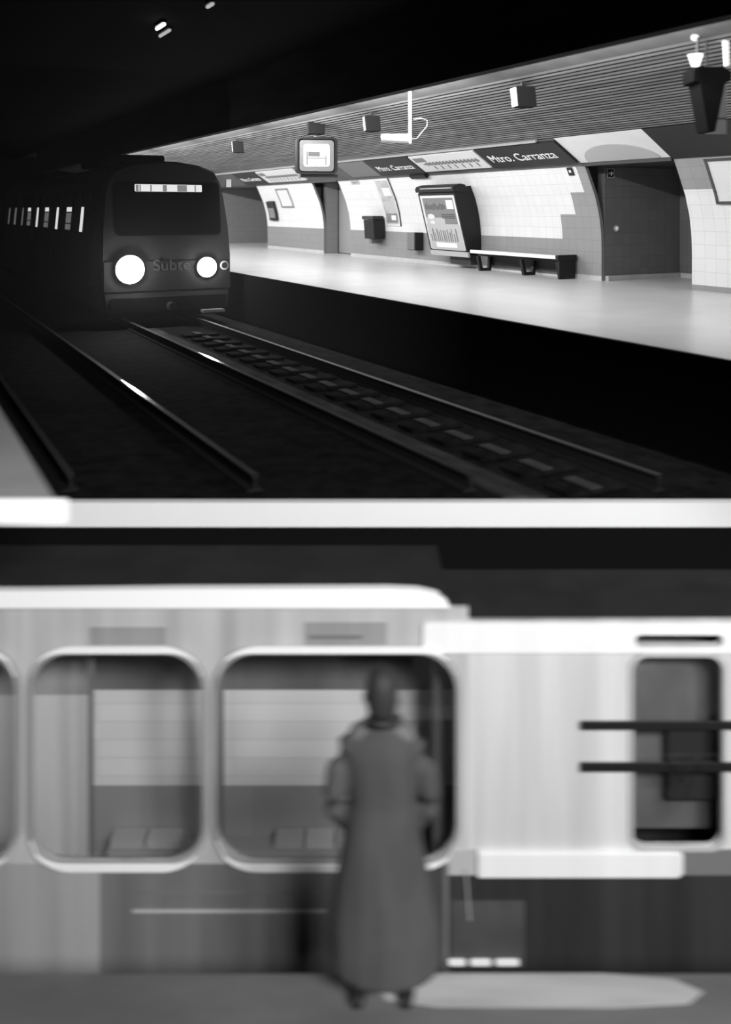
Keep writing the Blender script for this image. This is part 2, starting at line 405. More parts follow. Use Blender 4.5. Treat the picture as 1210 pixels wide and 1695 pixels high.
# wall-hugging patches
def patch(name, y0, y1, s0, s1, off, th, m, parent=None, n=8):
    bm = B()
    fr = [wp(s0+(s1-s0)*k/n, off) for k in range(n+1)]; bk = [wp(s0+(s1-s0)*k/n, off-th) for k in range(n, -1, -1)]
    # build as quads ring by ring
    A = [bm.verts.new((p[0], y0, p[1])) for p in fr+bk]; Bv = [bm.verts.new((p[0], y1, p[1])) for p in fr+bk]
    N = len(A)
    for i in range(N): bm.faces.new((A[i], A[(i+1) % N], Bv[(i+1) % N], Bv[i]))
    for i in range(n):
        for L in (A, Bv): bm.faces.new((L[i], L[i+1], L[N-2-i], L[N-1-i]))
    return link(name, bm, m, parent)
for a_, b_ in ((14.47, 26), (28, 33.1), (38.6, 50)):
    props(patch('trim_15', a_, b_, 2.50, SMAX, .02, .018, M['midgrey']), 'dark grey strip along the top of the tiled wall', kind='structure')
# curved wall poster strip
r = props(patch('wall_poster', 22.75, 23.65, 1.02, 2.5, .03, .025, M['paper']), 'tall curved paper poster on the wall above the grey bins', 'poster')
patch('picture_block', 22.86, 23.3, 1.95, 2.2, .034, .004, M['white'], r); patch('picture_block', 22.9, 23.5, 1.5, 1.8, .034, .004, M['lgrey'], r)
patch('picture_block', 22.85, 23.5, 1.12, 1.4, .034, .004, M['ink'], r); patch('picture_block', 22.95, 23.2, 1.2, 1.34, .038, .004, M['white'], r)
patch('picture_ground', 22.82, 23.55, 1.08, 2.44, .0325, .002, mat('poster_ground', .42, .6, noise=.3), r)
patch('edge_strip', 22.73, 22.76, 1.02, 2.5, .034, .03, M['inkd'], r)
# framed notice far left, framed board far right
def framed(y0, y1, s0, s1, lab, fm='ink', pm='paper', cat='notice board', fw=.05):
    r = props(patch('notice_board', y0, y1, s0, s1, .03, .025, M[pm]), lab, cat)
    for a in ((y0, y1, s0, s0+fw), (y0, y1, s1-fw, s1), (y0, y0+fw, s0, s1), (y1-fw, y1, s0, s1)):
        patch('frame_bar', a[0], a[1], a[2], a[3], .05, .02, M[fm], r)
    return r
framed(30.2, 31.3, 1.6, 2.35, 'white framed notice on the wall between the train and the double door')
framed(9.9, 11.35, 1.62, 2.50, 'white framed board with dark edge on the wall at the right edge', 'inkd')
bm = B(); o = props(patch('wall_cabinet', 31.9, 32.6, 1.10, 1.85, .10, .10, M['signdark']), 'small dark cabinet on the wall left of the framed notice', 'cabinet')
patch('cabinet_glass', 31.98, 32.5, 1.2, 1.6, .11, .01, M['ink'], o)
o = props(patch('exit_plate', 14.86, 15.02, 2.30, 2.48, .03, .025, M['signdark']), 'small dark plate at the top of the white tiles above the bench end', 'sign')
patch('plate_symbol', 14.91, 14.97, 2.37, 2.43, .034, .004, M['white'], o)
o = props(patch('exit_plate', 24.6, 25.1, 2.36, 2.48, .03, .025, M['lgrey']), 'small pale plate at the top of the wall right of the double door', 'sign')
patch('plate_symbol', 24.7, 25.0, 2.40, 2.44, .034, .004, M['ink'], o)

# arrow sign, and a reflected spot of light built as a white disc
r = empty('arrow_sign', (13.63, 14.36, 2.27), label='small square arrow sign on the dark tiled side of the passage', cat='sign')
bm = B(); box(bm, (-.10, .085, -.10), (.10, .105, .10)); link('sign_board', bm, M['signdark'], r)
bm = B()
for a in ((-.10, -.10, .10, -.085), (-.10, .085, .10, .10), (-.10, -.085, -.085, .085), (.085, -.085, .10, .085)): box(bm, (a[0], .078, a[1]), (a[2], .0845, a[3]))
link('sign_border', bm, M['lgrey'], r)
bm = B(); prism(bm, [(-.06, -.012), (.01, -.012), (.01, -.05), (.065, 0), (.01, .05), (.01, .012), (-.06, .012)], 'y', .075, .0845); link('arrow', bm, M['white'], r)
r = empty('light_spot', (13.81, 14.47, 1.1), label='small white disc standing in for a reflected spot of light on the dark tiled side of the passage', cat='light spot')
bm = B(); disc(bm, (0, 0, 0), .07, t=.02); link('spot_rim', bm, M['lgrey'], r, smooth=False)
bm = B(); disc(bm, (0, -.0205, 0), .045, t=.02, dome=.02); link('spot_disc', bm, M['white'], r, smooth=True)

# double door in its recess
r = empty('double_door', (13.95, 27, 0), label='grey metal double door in the wall recess behind the hanging monitor', cat='door')
for y0, y1 in ((-.96, -.01), (.01, .96)):
    bm = B(); box(bm, (0, y0, .02), (.06, y1, 2.38)); link('door_leaf', bm, M['doorgrey'], r, bevel=.01)
bm = B(); box(bm, (-.02, -.99, 0), (.1, -.965, 2.4)); box(bm, (-.02, .965, 0), (.1, .99, 2.4)); link('door_frame', bm, M['charcoal'], r)
bm = B(); box(bm, (-.06, -.14, 1.0), (-.001, -.08, 1.12)); link('door_handle', bm, M['darkmetal'], r)
bm = B(); box(bm, (-.05, -.6, 2.2), (-.001, -.1, 2.33)); link('door_sign', bm, M['paper'], r)

# ------------------------------------------------------------------ poster case
r = empty('poster_case', (13.0, 19.65, 0), label='large black tilted advertising case with a poster on the wall left of the bench', cat='poster case')
y0, y1 = -.86, .86                                  # world y 18.79..20.51
FB, FT = (0.0, .44), (-.40, 1.93)                   # front face line (x,z) relative to x=13.0
bm = B(); back = [(wp(s_at(z), .01)[0]-13.0, z) for z in (2.10, 1.8, 1.5, 1.2, .9, .6, .36)]
prism(bm, [FB, FT, (-.42, 2.02)]+back, 'y', y0, y1); link('case_body', bm, M['darkmetal'], r)
fd = Vector((FT[0]-FB[0], 0, FT[1]-FB[1])).normalized(); fnm = Vector((-fd.z, 0, fd.x)); FL = math.hypot(FT[0]-FB[0], FT[1]-FB[1])
def fpt(t, off): 
    p = Vector((FB[0], 0, FB[1]))+fd*t*FL+fnm*off; return (p.x, p.z)
def fpatch(name, ya, yb, t0, t1, off, th, m, par=r):
    bm = B(); prism(bm, [fpt(t0, off), fpt(t1, off), fpt(t1, off-th), fpt(t0, off-th)], 'y', ya, yb); return link(name, bm, m, par)
fpatch('front_frame', y0+.0, y1, 0, 1.0, .03, .029, M['darkmetal'])
pst = fpatch('poster', y0+.04, y1-.08, .03, .96, .04, .009, M['paper'])
def pp(a, b, c, d, m, k=1): return fpatch('poster_print', y1-.08-(y1-y0-.12)*b, y1-.08-(y1-y0-.12)*a, d and 1-d or 0, 1-c, .04+.004*k, .004, m, pst)
pp(.06, .95, .08, .53, M['ink']); pp(.03, .98, .535, .98, M['lgrey'])
pp(.06, .60, .42, .54, M['lgrey'], 2)
pp(.74, .93, .12, .27, M['white'], 2)
# illegible title strokes, wavy
bm = B()
for k in range(14):
    t0 = .72+.015*math.sin(k*2.1); h = .09+.02*math.sin(k*1.3)
    yy = y1-.26-k*.068
    prism(bm, [fpt(t0, .050), fpt(t0+h, .050), fpt(t0+h, .045), fpt(t0, .045)], 'y', yy-.022, yy)
link('poster_title', bm, M['inkd'], pst)
bm = B()
for t in (.60, .63, .57): prism(bm, [fpt(t, .05), fpt(t+.012, .05), fpt(t+.012, .045), fpt(t, .045)], 'y', y0+.18, y0+.78)
link('poster_lines', bm, M['inkd'], pst)
for (a, tt, ra) in ((.42, .60, .17), (.40, .50, .12)):      # pale ovals
    bm = B(); vs = [bm.verts.new(((fpt(tt+.045*math.sin(q*math.pi/10)*ra/.17, .054))[0], a+ra*math.cos(q*math.pi/10), (fpt(tt+.045*math.sin(q*math.pi/10)*ra/.17, .054))[1])) for q in range(20)]
    f = bm.faces.new(vs); rr = bmesh.ops.extrude_face_region(bm, geom=[f])
    for v in [q for q in rr['geom'] if isinstance(q, bmesh.types.BMVert)]: v.co -= fnm*.004
    link('poster_oval', bm, M['paper'], pst)
bm = B()
for k in range(13):                                  # upright figures and flames along the lower half
    yy = y1-.24-k*.098; h = .12+.10*abs(math.sin(k*1.7))
    prism(bm, [fpt(.17, .052), fpt(.17+h, .052), fpt(.17+h, .0445), fpt(.17, .0445)], 'y', yy-.03-.015*math.sin(k*2.3), yy)
link('poster_figures', bm, M['ink'], pst)
pp(.20, .80, .855, .935, M['white'], 3)
bm = B(); prism(bm, [(FT[0]-.06, 1.95), (FT[0]-.09, 2.02), (FT[0]-.05, 2.10), (FT[0]+.15, 2.15), (FT[0]+.3, 2.12), (FT[0]+.25, 1.95)], 'y', y0-.03, y1+.05); link('case_hood', bm, M['darkmetal'], r)
bm = B(); prism(bm, [(FT[0]-.095, 2.03), (FT[0]-.085, 2.055), (FT[0]-.07, 2.055), (FT[0]-.075, 2.03)], 'y', y0+.05, y1-.2); link('hood_trim', bm, M['lgrey'], r)
bm = B(); prism(bm, [(-.01, .30), (-.04, .43), (.02, .43), (.04, .30)], 'y', y0-.02, y1); link('base_board', bm, M['lgrey'], r)
bm = B(); prism(bm, [(.15, .1), (.12, .36), (.38, .36), (.38, .1)], 'y', y0+.1, y1-.7); link('lower_bracket', bm, M['charcoal'], r)

# ------------------------------------------------------------------ bench
r = empty('platform_bench', (13.08, 16.8, 0), label='long dark bench with a pale metal seat edge against the tiled wall', cat='bench')
bm = B(); box(bm, (-.22, -1.52, .455), (.24, 1.68, .495)); link('seat', bm, M['lgrey'], r, bevel=.008)
bm = B(); box(bm, (-.25, -1.52, .43), (-.221, 1.68, .51)); link('seat_edge', bm, M['white'], r, bevel=.008)
bm = B(); box(bm, (-.25, -1.62, .40), (.27, -1.525, .52)); link('end_cap', bm, M['darkmetal'], r, bevel=.008)
bm = B(); box(bm, (-.02, -1.5, .36), (.12, 1.66, .452)); link('seat_rail', bm, M['darkmetal'], r)
for yy in (-1.50, -.25, 1.45):
    bm = B(); prism(bm, [(-.20, .36), (-.12, .0), (.20, .0), (.24, .36), (.16, .36), (.13, .07), (-.05, .07), (-.12, .36)], 'y', yy-.04, yy+.04)
    link('leg', bm, M['darkmetal'], r)
bm = B(); box(bm, (-.20, -1.60, .0), (.24, -1.545, .398)); link('end_panel', bm, M['darkmetal'], r)
bm = B(); box(bm, (.23, -1.55, .1), (.29, 1.6, .40)); link('back_rail', bm, M['charcoal'], r)

# ------------------------------------------------------------------ wall bins
r = empty('litter_bin', (13.1, 24.0, .62), label='black wall-mounted litter bin below the curved poster', cat='bin')
bm = B(); vs = box(bm, (-.10, -.32, 0), (.26, .30, .58)); 
for v in vs[4:]: v.co.x -= .05 if v.co.x < 0 else 0
link('bin_body', bm, M['darkmetal'], r, bevel=.02)
bm = B(); box(bm, (-.19, -.36, .585), (.2, .34, .69)); link('bin_lid', bm, M['charcoal'], r, bevel=.03)
bm = B(); box(bm, (-.05, -.05, -.14), (.28, .1, -.005)); link('bin_bracket', bm, M['grey'], r)
r = empty('fire_hose_box', (13.2, 21.75, .36), label='narrow grey box low on the wall between the bin and the poster case', cat='box')
bm = B(); box(bm, (-.07, -.2, 0), (.19, .2, .5)); link('box_body', bm, M['darkmetal'], r, bevel=.01)
bm = B(); box(bm, (-.095, -.17, .02), (-.071, .2, .5)); link('box_door', bm, M['grey'], r)

# ------------------------------------------------------------------ ceiling speakers
def speaker(y, lab, x=8.85, gm='white'):
    r = empty('ceiling_speaker', (x, y, zc(x)), label=lab, cat='speaker', group=None)
    bm = B(); vs = box(bm, (-.15, -.14, -.40), (.15, .14, -.08), rz=0)
    for v in vs[:4]: v.co.x += .03
    r.rotation_euler = (0, 0, -.35); link('cabinet', bm, M['matte'], r, bevel=.01)
    bm = B(); vs = box(bm, (-.17, -.12, -.385), (-.155, .12, -.10))
    for v in vs[:4]: v.co.x += .03
    link('grille', bm, M[gm], r)  # grille grey picked per speaker so the farther faces look less lit
    bm = B(); box(bm, (-.03, -.03, -.079), (.03, .03, .03)); link('bracket', bm, M['darkmetal'], r)
speaker(11.3, 'dark box speaker with pale face on the slatted ceiling, nearest and brightest of three')
speaker(16.25, 'dark box speaker on the ceiling between the monitor and the white pole', gm='grey')
speaker(24.1, 'small box speaker on the ceiling above and left of the monitor', gm='lgrey')

# ------------------------------------------------------------------ hanging monitor
MX, MY = 8.9, 19.0
r = empty('hanging_monitor', (MX, MY, 2.745), label='rounded grey television monitor with a bright screen hanging from the slatted ceiling', cat='monitor')
r.rotation_euler = (0, 0, -math.radians(17))
bm = B(); prism(bm, rrect(-.46, -.41, .46, .41, .10), 'y', -.02, .34); link('housing', bm, M['matte'], r)
bm = B(); prism(bm, rrect(-.31, -.30, .31, .30, .10), 'y', .341, .60); link('rear_housing', bm, M['darkmetal'], r)
plate('bezel', rrect(-.40, -.36, .40, .36, .08), [rrect(-.30, -.25, .30, .27, .05)], -.06, -.021, M['grey'], r)
plate('guard_frame', rrect(-.48, -.43, .48, .43, .11), [rrect(-.43, -.385, .43, .385, .09)], -.09, -.021, M['darkmetal'], r)
sc = plate('screen', rrect(-.298, -.248, .298, .268, .05), [], -.035, -.0215, M['screen'], r)
bm = B(); box(bm, (-.2, -.05, -.02), (.08, -.036, .09)); box(bm, (-.24, -.05, -.22), (-.21, -.036, .1)); box(bm, (.2, -.05, -.22), (.23, -.036, .0)); link('screen_picture', bm, emit('screen_grey', .25), sc)
bm = B(); box(bm, (-.24, -.05, -.08), (.24, -.036, -.04)); link('screen_picture', bm, emit('screen_light', .6), sc)
bm = B(); tube(bm, [(0, .1, .41), (0, .1, .499)], .035); link('drop_pole', bm, M['lgrey'], r)
bm = B(); box(bm, (-.20, -.14, .50), (.18, .20, .84)); link('mount_box', bm, M['matte'], r)
bm = B(); box(bm, (-.36, .0, -.50), (.50, .3, -.43)); link('base_tray', bm, M['charcoal'], r)

# ------------------------------------------------------------------ white security camera on a drop pole
px_, py_ = 8.28, 13.77
r = empty('security_camera', (px_, py_, 3.60), label='white security camera on a white drop pole below the slatted ceiling', cat='camera')
bm = B(); tube(bm, [(0, 0, 0), (0, 0, -.93)], .028); link('drop_pole', bm, M['white'], r)
d = Vector((-.86, .50, 0)); 
bm = B(); tube(bm, [d*.03+Vector((0, 0, -.84)), d*.52+Vector((0, 0, -.835))], .085, n=14, r2=.072); link('camera_body', bm, M['white'], r, smooth=False)
bm = B(); tube(bm, [d*.50+Vector((0, 0, -.835)), d*.535+Vector((0, 0, -.835))], .04, n=12); link('lens', bm, M['darkmetal'], r)
bm = B(); e = -d
tube(bm, [e*.02+Vector((0, 0, -.85)), e*.12+Vector((0, 0, -.84)), e*.2+Vector((0, 0, -.74)), e*.3+Vector((0, 0, -.62)), e*.3+Vector((0, 0, -.52)), e*.2+Vector((0, 0, -.48)), e*.06+Vector((0, 0, -.5))], .008, n=6); link('cable', bm, M['lgrey'], r)

# ------------------------------------------------------------------ dark hanging unit and lamps at the right edge
HX, HY = 8.5, 7.62
def H(px, py, dw=0):        # a point at the unit's distance from the lens
    w = 10.7+dw; p = UW((px-605)*w/1500, w, 1.5-(py-347)*w/1500); return p
c = H(1172, 165)
r = empty('hanging_display', (c.x, c.y, c.z), label='dark tapered back of a hanging display cut by the right edge', cat='display')
r.rotation_euler = (0, 0, -TH); k = 10.7/1500
bm = B(); prism(bm, [(-30*k, 45*k), (-27*k, 52*k), (20*k, 52*k), (32*k, 44*k), (32*k, 30*k), (22*k, 25*k), (6*k, -54*k), (-6*k, -54*k), (-20*k, 26*k), (-30*k, 28*k)], 'y', -.12, .25)
link('housing', bm, M['black'], r, bevel=.01)
bm = B(); box(bm, (2*k, .10, 52*k), (5*k, .13, zc(8.5)-c.z+.05)); link('hanger', bm, M['charcoal'], r)
bm = B(); prism(bm, [(26*k, 112*k), (34*k, 112*k), (36*k, 56*k), (30*k, 56*k)], 'y', .0, .06); link('white_bracket', bm, M['lamp'] if 0 else M['white'], r)
bm = B(); prism(bm, [(22*k, 26*k), (45*k, 30*k), (45*k, -53*k), (10*k, -53*k)], 'y', .26, .30); link('side_panel', bm, M['lgrey'], r)
bm = B(); box(bm, (14*k, .245, -29*k), (45*k, .2595, -26*k)); link('panel_bar', bm, M['grey'], r)
c = H(1150, 62)
r = empty('spot_lamp', (c.x, c.y, c.z), label='small bright round lamp on the ceiling above the dark hanging display', cat='lamp'); r.rotation_euler = (0, 0, -TH)
bm = B(); bmesh.ops.create_uvsphere(bm, u_segments=12, v_segments=8, radius=.045); link('bulb', bm, emit('lamp_soft', 1.2), r, smooth=True)
bm = B(); tube(bm, [(0, 0, .03), (.02, 0, zc(8.5)-c.z+.03)], .02, n=8); link('lamp_stem', bm, M['darkmetal'], r)
c = H(1151, 100, -.3)
r = empty('cone_lamp', (c.x, c.y, c.z), label='bright white cone lamp directly on top of the dark hanging display', cat='lamp'); r.rotation_euler = (0, 0, -TH)
bm = B(); tube(bm, [(0, 0, .07), (0, 0, -.07)], .085, n=16, r2=.04); link('lamp_shade', bm, emit('lamp_cone', 2.0), r)
bm = B(); tube(bm, [(.02, 0, .071), (.03, 0, .26)], .018, n=8); link('lamp_stem', bm, M['darkmetal'], r)

# trough housings of the fluorescent lamps
for i, y in enumerate(TROUGH_Y):
    r = empty('fluorescent_lamp', (7.68, y, 3.52), label='white fluorescent trough hidden behind the dark beam', cat='lamp', group='fluorescent troughs behind the dark beam')
    bm = B(); prism(bm, [(-.10, .01), (-.03, .08), (.06, .11), (.07, .095), (-.02, .06), (-.08, 0)], 'y', -2.15, 2.15); link('reflector', bm, M['white'], r)
# housings for the added fill lamps
for (u, w, z, e) in FILL_LAMPS:
    p = UW(u, w, z); r = empty('added_fill_lamp', p, label='black housing of a fill lamp added behind the viewer', cat='lamp', group='added fill lamps behind the viewer')
    r.rotation_euler = (0, 0, -TH)
    bm = B(); box(bm, (-.3, -.35, .0), (.3, -.1, .2)); link('housing', bm, M['darkmetal'], r)
    bm = B(); box(bm, (-.02, -.25, .2), (.02, -.2, .32)); link('bracket', bm, M['darkmetal'], r)

# small lamps on the black ceiling over the tracks
def tlamp(px, py, m, lab, L=.30):
    sl = (py-347)/(px+200); X = 3.02*CT/-sl; w = 1500*X/(CT*(px+200)); Y = (w-X*ST)/CT
    r = empty('tunnel_lamp', (X, Y, 4.53), label=lab, cat='lamp')
    bm = B(); tube(bm, [(0, -L, -.01), (0, 0, -.01), (0, L, -.01)], .028, n=8); link('lamp_tube', bm, m, r)
    bm = B(); box(bm, (-.04, -L, .02), (.04, L, .07)); link('lamp_base', bm, M['darkmetal'], r)
tlamp(265, 44, M['lamp'], 'bright small lamp on the black ceiling, upper of the pair', .22)
tlamp(272, 55, M['lampdim'], 'dimmer small lamp on the black ceiling, lower of the pair')
tlamp(347, 9, M['lampdim'], 'faint small lamp on the black ceiling at the very top', .12)

# ------------------------------------------------------------------ track
glint_mat = mat('rail_glint_metal', .8, .2, metal=1); dull = mat('dull_rail_head', .02, .6, spec=.15)
def rail(x, lab, y0=None, top='rail', shine=None):
    bm = B(); y0 = y0 or ycut(x)+.25
    prism(bm, [(x-.075, TBZ+.0), (x-.075, TBZ+.02), (x-.012, TBZ+.04), (x-.012, TBZ+.12), (x-.035, TBZ+.135), (x-.035, TBZ+.16), (x+.035, TBZ+.16), (x+.035, TBZ+.135), (x+.012, TBZ+.12), (x+.012, TBZ+.04), (x+.075, TBZ+.02), (x+.075, TBZ)], 'y', y0, 55)
    for f in bm.faces: f.material_index = 0
    bm.faces.ensure_lookup_table()
    for f in bm.faces:
        if abs(f.calc_center_median().z-(TBZ+.16)) < .002: f.material_index = 1
    rl = props(link('running_rail', bm, [M['matte'], M['rail'] if top == 'rail' else dull]), lab, 'rail')
    if shine:  # bright slivers placed where headlight glints fall on the rail
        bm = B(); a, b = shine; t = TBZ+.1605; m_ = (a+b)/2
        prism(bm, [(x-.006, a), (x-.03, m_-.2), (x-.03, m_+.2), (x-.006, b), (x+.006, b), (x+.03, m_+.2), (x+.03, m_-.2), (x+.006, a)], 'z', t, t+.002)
        link('rail_glint', bm, glint_mat, rl)
    return rl
rail(6.33, 'shiny running rail nearest the right platform, running to the train')
rail(4.80, 'rail of the right track on the side of the pale concrete strip', top='dull', shine=(13.5, 15.0))
rail(3.05, 'rail in the dark left track, further from the left platform', top='dull', shine=(10.9, 13.1))
rail(1.55, 'rail in the dark left track, nearer the left platform', top='dull')
bm = B(); prism(bm, [(4.93, ycut(4.93)), (5.28, ycut(5.28)), (5.28, 19.5), (4.93, 19.5)], 'z', TBZ, TBZ+.03)
props(link('trim_11', bm, M['strip']), 'dusty pale concrete strip between the rails of the right track', kind='structure')
sm = mat('concrete_pad', .035, .9, noise=.3, nscale=(8, 8, 8)); smk = M['ballast']
proto = None
ns = 0; y = ycut(5.8)+.35
while y < 18.4:
    if proto is None:
        r = empty('sleeper_block', (5.75, y, TBZ), label='pale topped sleeper block between the rails of the right track', cat='sleeper', group='sleeper blocks between the rails of the right track')
        bm = B(); box(bm, (-.30, -.17, .0), (.42, .17, .05)); link('block', bm, smk, r, bevel=.01)
        bm = B(); box(bm, (-.07, -.19, .051), (.07, .19, .075)); link('pad', bm, sm, r, bevel=.01)
        proto = r
    else:
        r = proto.copy(); COL.objects.link(r); r.location = (5.75, y, TBZ)
        for c_ in list(proto.children):
            d_ = c_.copy(); COL.objects.link(d_); d_.parent = r
    y += .68

# ================================================================== TRAIN (upper view)
TX, TY = 5.66, 19.8
tr = empty('metro_train', (TX, TY, TBZ), label='dark subway train arriving on the right track with two glaring headlights', cat='train')
Z = lambda z: z-TBZ
def sect(y, sx=1, top=0):
    pts = [(-1.40, -.72), (-1.46, -.2), (-1.48, .45), (-1.46, 1.1), (-1.40, 1.75), (-1.32, 2.15), (-1.16, 2.40), (-.8, 2.53), (-.3, 2.60), (.3, 2.60), (.8, 2.53), (1.16, 2.40), (1.30, 2.15), (1.37, 1.75), (1.45, 1.1), (1.48, .45), (1.46, -.2), (1.40, -.72)]
    return [(x*sx, y, Z(z+(top if z > 2 else 0))) for x, z in pts]
def nose_y(z): return 0 if z < .5 else (z-.5)*.12
def loft(bm, secs, cap0=True, cap1=True, mi=0):
    R = [[bm.verts.new(p) for p in s] for s in secs]
    n = len(R[0])
    for a, b in zip(R, R[1:]):
        for k in range(n): bm.faces.new((a[k], a[(k+1) % n], b[(k+1) % n], b[k]))
    if cap0: bm.faces.new(R[0])
    if cap1: bm.faces.new(R[-1])
bm = B()
s0 = [(x*.965, .0+nose_y(z+TBZ), z) for x, y, z in sect(0, 1, -.06)]; s1 = [(x, .35+nose_y(z+TBZ), z) for x, y, z in sect(0)]
R = [s0, [(x, .12+nose_y(z+TBZ), z) for x, y, z in sect(0, .99, -.02)], s1, sect(1.2), sect(17.5)]
loft(bm, R); link('body', bm, M['trainbody'], tr)
def front(name, poly, off, th, m, par=None):            # panel lying on the raked front
    bm = B(); A = [bm.verts.new((x, nose_y(z)-off, Z(z))) for x, z in poly]; C = [bm.verts.new((x, nose_y(z)-off+th, Z(z))) for x, z in poly]
    n = len(poly)
    for i in range(n): bm.faces.new((A[i], A[(i+1) % n], C[(i+1) % n], C[i]))
    bm.faces.new(A); bm.faces.new(C); return link(name, bm, m, par or tr)
ws = front('windscreen', rrect(-1.16, .93, 1.22, 2.12, .10), .03, .04, M['dglass'])
bm = B()
dr = random.Random(3); xx = -.80
dest = front('destination_sign', rrect(-.72, 1.90, .80, 2.06, .02), .05, .018, M['dest'], None)
cells = [(.02, .06), (.10, .03), (.34, .03), (.62, .09), (.95, .22), (1.35, .03)]
for a, b in cells:
    front('sign_mark', [(-.72+a, 1.905), (-.72+a+b, 1.905), (-.72+a+b, 2.05), (-.72+a, 2.05)], .056, .005, emit('sign_mark_dim', .22), dest)
front('lower_band', [(-1.42, -.28), (1.42, -.28), (1.42, .36), (-1.42, .36)], .02, .03, M['trainband'])
front('bumper', rrect(-1.30, -.70, 1.30, -.42, .06), .10, .12, M['black'])
text('lettering', 'Subte', .34, M['lettering'], tr, (-.36, -.026, Z(.16)), (1, 0, 0), (0, 0, 1), xs=1.1)
for sx, rr, hx in ((-1, .31, -.87), (1, .225, .86)):
    bm = B(); disc(bm, (hx, -.02, Z(.20)), rr+.02, t=.03); h = link('headlight', bm, M['darkmetal'], tr)
    bm = B(); disc(bm, (hx, -.051, Z(.20)), rr, t=.02, dome=.05); link('lens', bm, M['headlamp'], h, smooth=True)
for hx in (1.28,):
    bm = B(); disc(bm, (hx, -.021, Z(.23)), .10, t=.02); h = link('tail_lamp', bm, M['lgrey'], tr)
    bm = B(); disc(bm, (hx, -.042, Z(.23)), .07, t=.01); link('tail_lens', bm, M['darkmetal'], h)
bm = B(); box(bm, (.7, -.3, Z(-.80)), (1.2, -.05, Z(-.74))); link('step', bm, M['grey'], tr)
bm = B(); tube(bm, [(0, .1, Z(-.62)), (0, -.35, Z(-.62))], .09, n=12); link('coupler', bm, M['darkmetal'], tr)
bm = B(); box(bm, (-.95, 1.0, Z(2.56)), (.2, 5, Z(2.76))); link('roof_unit', bm, M['trainroof'], tr, bevel=.05)
bm = B(); box(bm, (1.40, .18, Z(2.02)), (1.52, .25, Z(2.2))); link('side_mirror', bm, M['white'], tr)
# left side: doors and lit windows
for i, (yy, wd, m) in enumerate(((2.1, .16, 'winlit'), (3.8, .34, 'winlit'), (5.45, .16, 'winlit'), (7.2, .34, 'winlit'), (8.9, .16, 'winlit'), (10.6, .34, 'winlit'), (12.1, .13, 'windim'), (13.9, .2, 'windim'), (15.6, .13, 'windim'))):
    ztop, zb = 1.88, .98
    bm = B(); vs = box(bm, (-1.50, yy-wd-.1, Z(zb-.06)), (-1.475, yy+wd+.1, Z(ztop+.06)))
    for v in vs[4:]: v.co.x += .075
    f = link('side_window', bm, M['darkmetal'], tr)
    if wd > .3: parts = ((1.0, 1.14), (1.17, 1.42), (1.45, 1.60), (1.63, 1.87))
    else: parts = ((zb, ztop),)
    for a, b in parts:
        mm = M[m] if a > 1.4 or wd < .3 else (M['winlit'] if a > 1.44 else M['windim'])
        bm = B(); vs = box(bm, (-1.505-.0+.0, yy-wd, Z(a)), (-1.50, yy+wd, Z(b)))
        for v in vs: v.co.x += .09*(v.co.z-Z(zb))/(ztop-zb)-.006
        link('pane', bm, mm, f)
for yy in (1.0, 4.6, 6.4, 9.8):
    bm = B(); box(bm, (-1.53, yy-.02, Z(-.2)), (-1.482, yy+.03, Z(1.95)))
    link('door_post', bm, mat('door_post_paint', .09, .4), tr)
for yy in (2.2, 4.4, 13, 15.2):
    bm = B(); prism(bm, [(yy+.36*math.cos(a*math.pi/8), Z(-.565)+.36*math.sin(a*math.pi/8)) for a in range(16)], 'x', -.80, -.68); prism(bm, [(yy+.36*math.cos(a*math.pi/8), Z(-.565)+.36*math.sin(a*math.pi/8)) for a in range(16)], 'x', .65, .77)
    link('wheelset', bm, M['darkmetal'], tr)
bm = B(); box(bm, (-1.3, .4, Z(-.90)), (1.3, 17, Z(-.70))); link('underframe', bm, M['black'], tr)
# the light the headlamps throw
for hx, e in ((-.87, 75), (.86, 34)):
    l = bpy.data.lights.new('headlight_glow', 'POINT'); l.energy = e; l.shadow_soft_size = .05
    o = bpy.data.objects.new('headlight_glow', l); COL.objects.link(o); o.location = (TX+hx, TY-.22, .20)

# ================================================================== LOWER HALL (seen below the white slab edge)
low = []                                           # every object here is built in the frame x=u, y=w and turned with the hall
def lroot(name, loc, **k):
    o = empty(name, ROOTM @ Vector(loc), **k); o.rotation_euler = (0, 0, -TH); return o
def lstruct(name, bm, m, lab):
    o = link(name, bm, m); o.rotation_euler = (0, 0, -TH); return props(o, lab, kind='structure')
def C(w): k = w/1500; return (lambda px: (px-605)*k), (lambda py: 1.5-(py-347)*k)
WW = 7.32; ux, uz = C(WW)
lt_w = tile('lower_pale_tile', .74, .62, ux(0)-ux(-220), noise=.05, sy=uz(0)-uz(30)); lt_d = tile('lower_grey_dado', .30, .26, .9, noise=.06, sy=.6)
def uvquadbox(bm, a, b, mi, uvl):
    n0 = len(bm.faces); box(bm, a, b, mi=mi); bm.faces.ensure_lookup_table()
    for f in list(bm.faces)[n0:]:
        for lp in f.loops: lp[uvl].uv = (lp.vert.co.x, lp.vert.co.z)
bm = B(); uvl = bm.loops.layers.uv.new('UVMap')
uvquadbox(bm, (-6, WW, uz(1300)), (6, WW+.2, uz(1142)), 0, uvl)
uvquadbox(bm, (-6, WW, -4.6), (6, WW+.2, uz(1300)), 1, uvl)
uvquadbox(bm, (-6, WW, uz(1142)), (6, WW+.2, -1.62), 2, uvl)
lstruct('wall_back', bm, [lt_w, lt_d, mat('lower_wall_head', .16, .8, noise=.4, nscale=(1.2, 1, .3))], 'tiled wall with grey dado seen through the windows of the passing train')
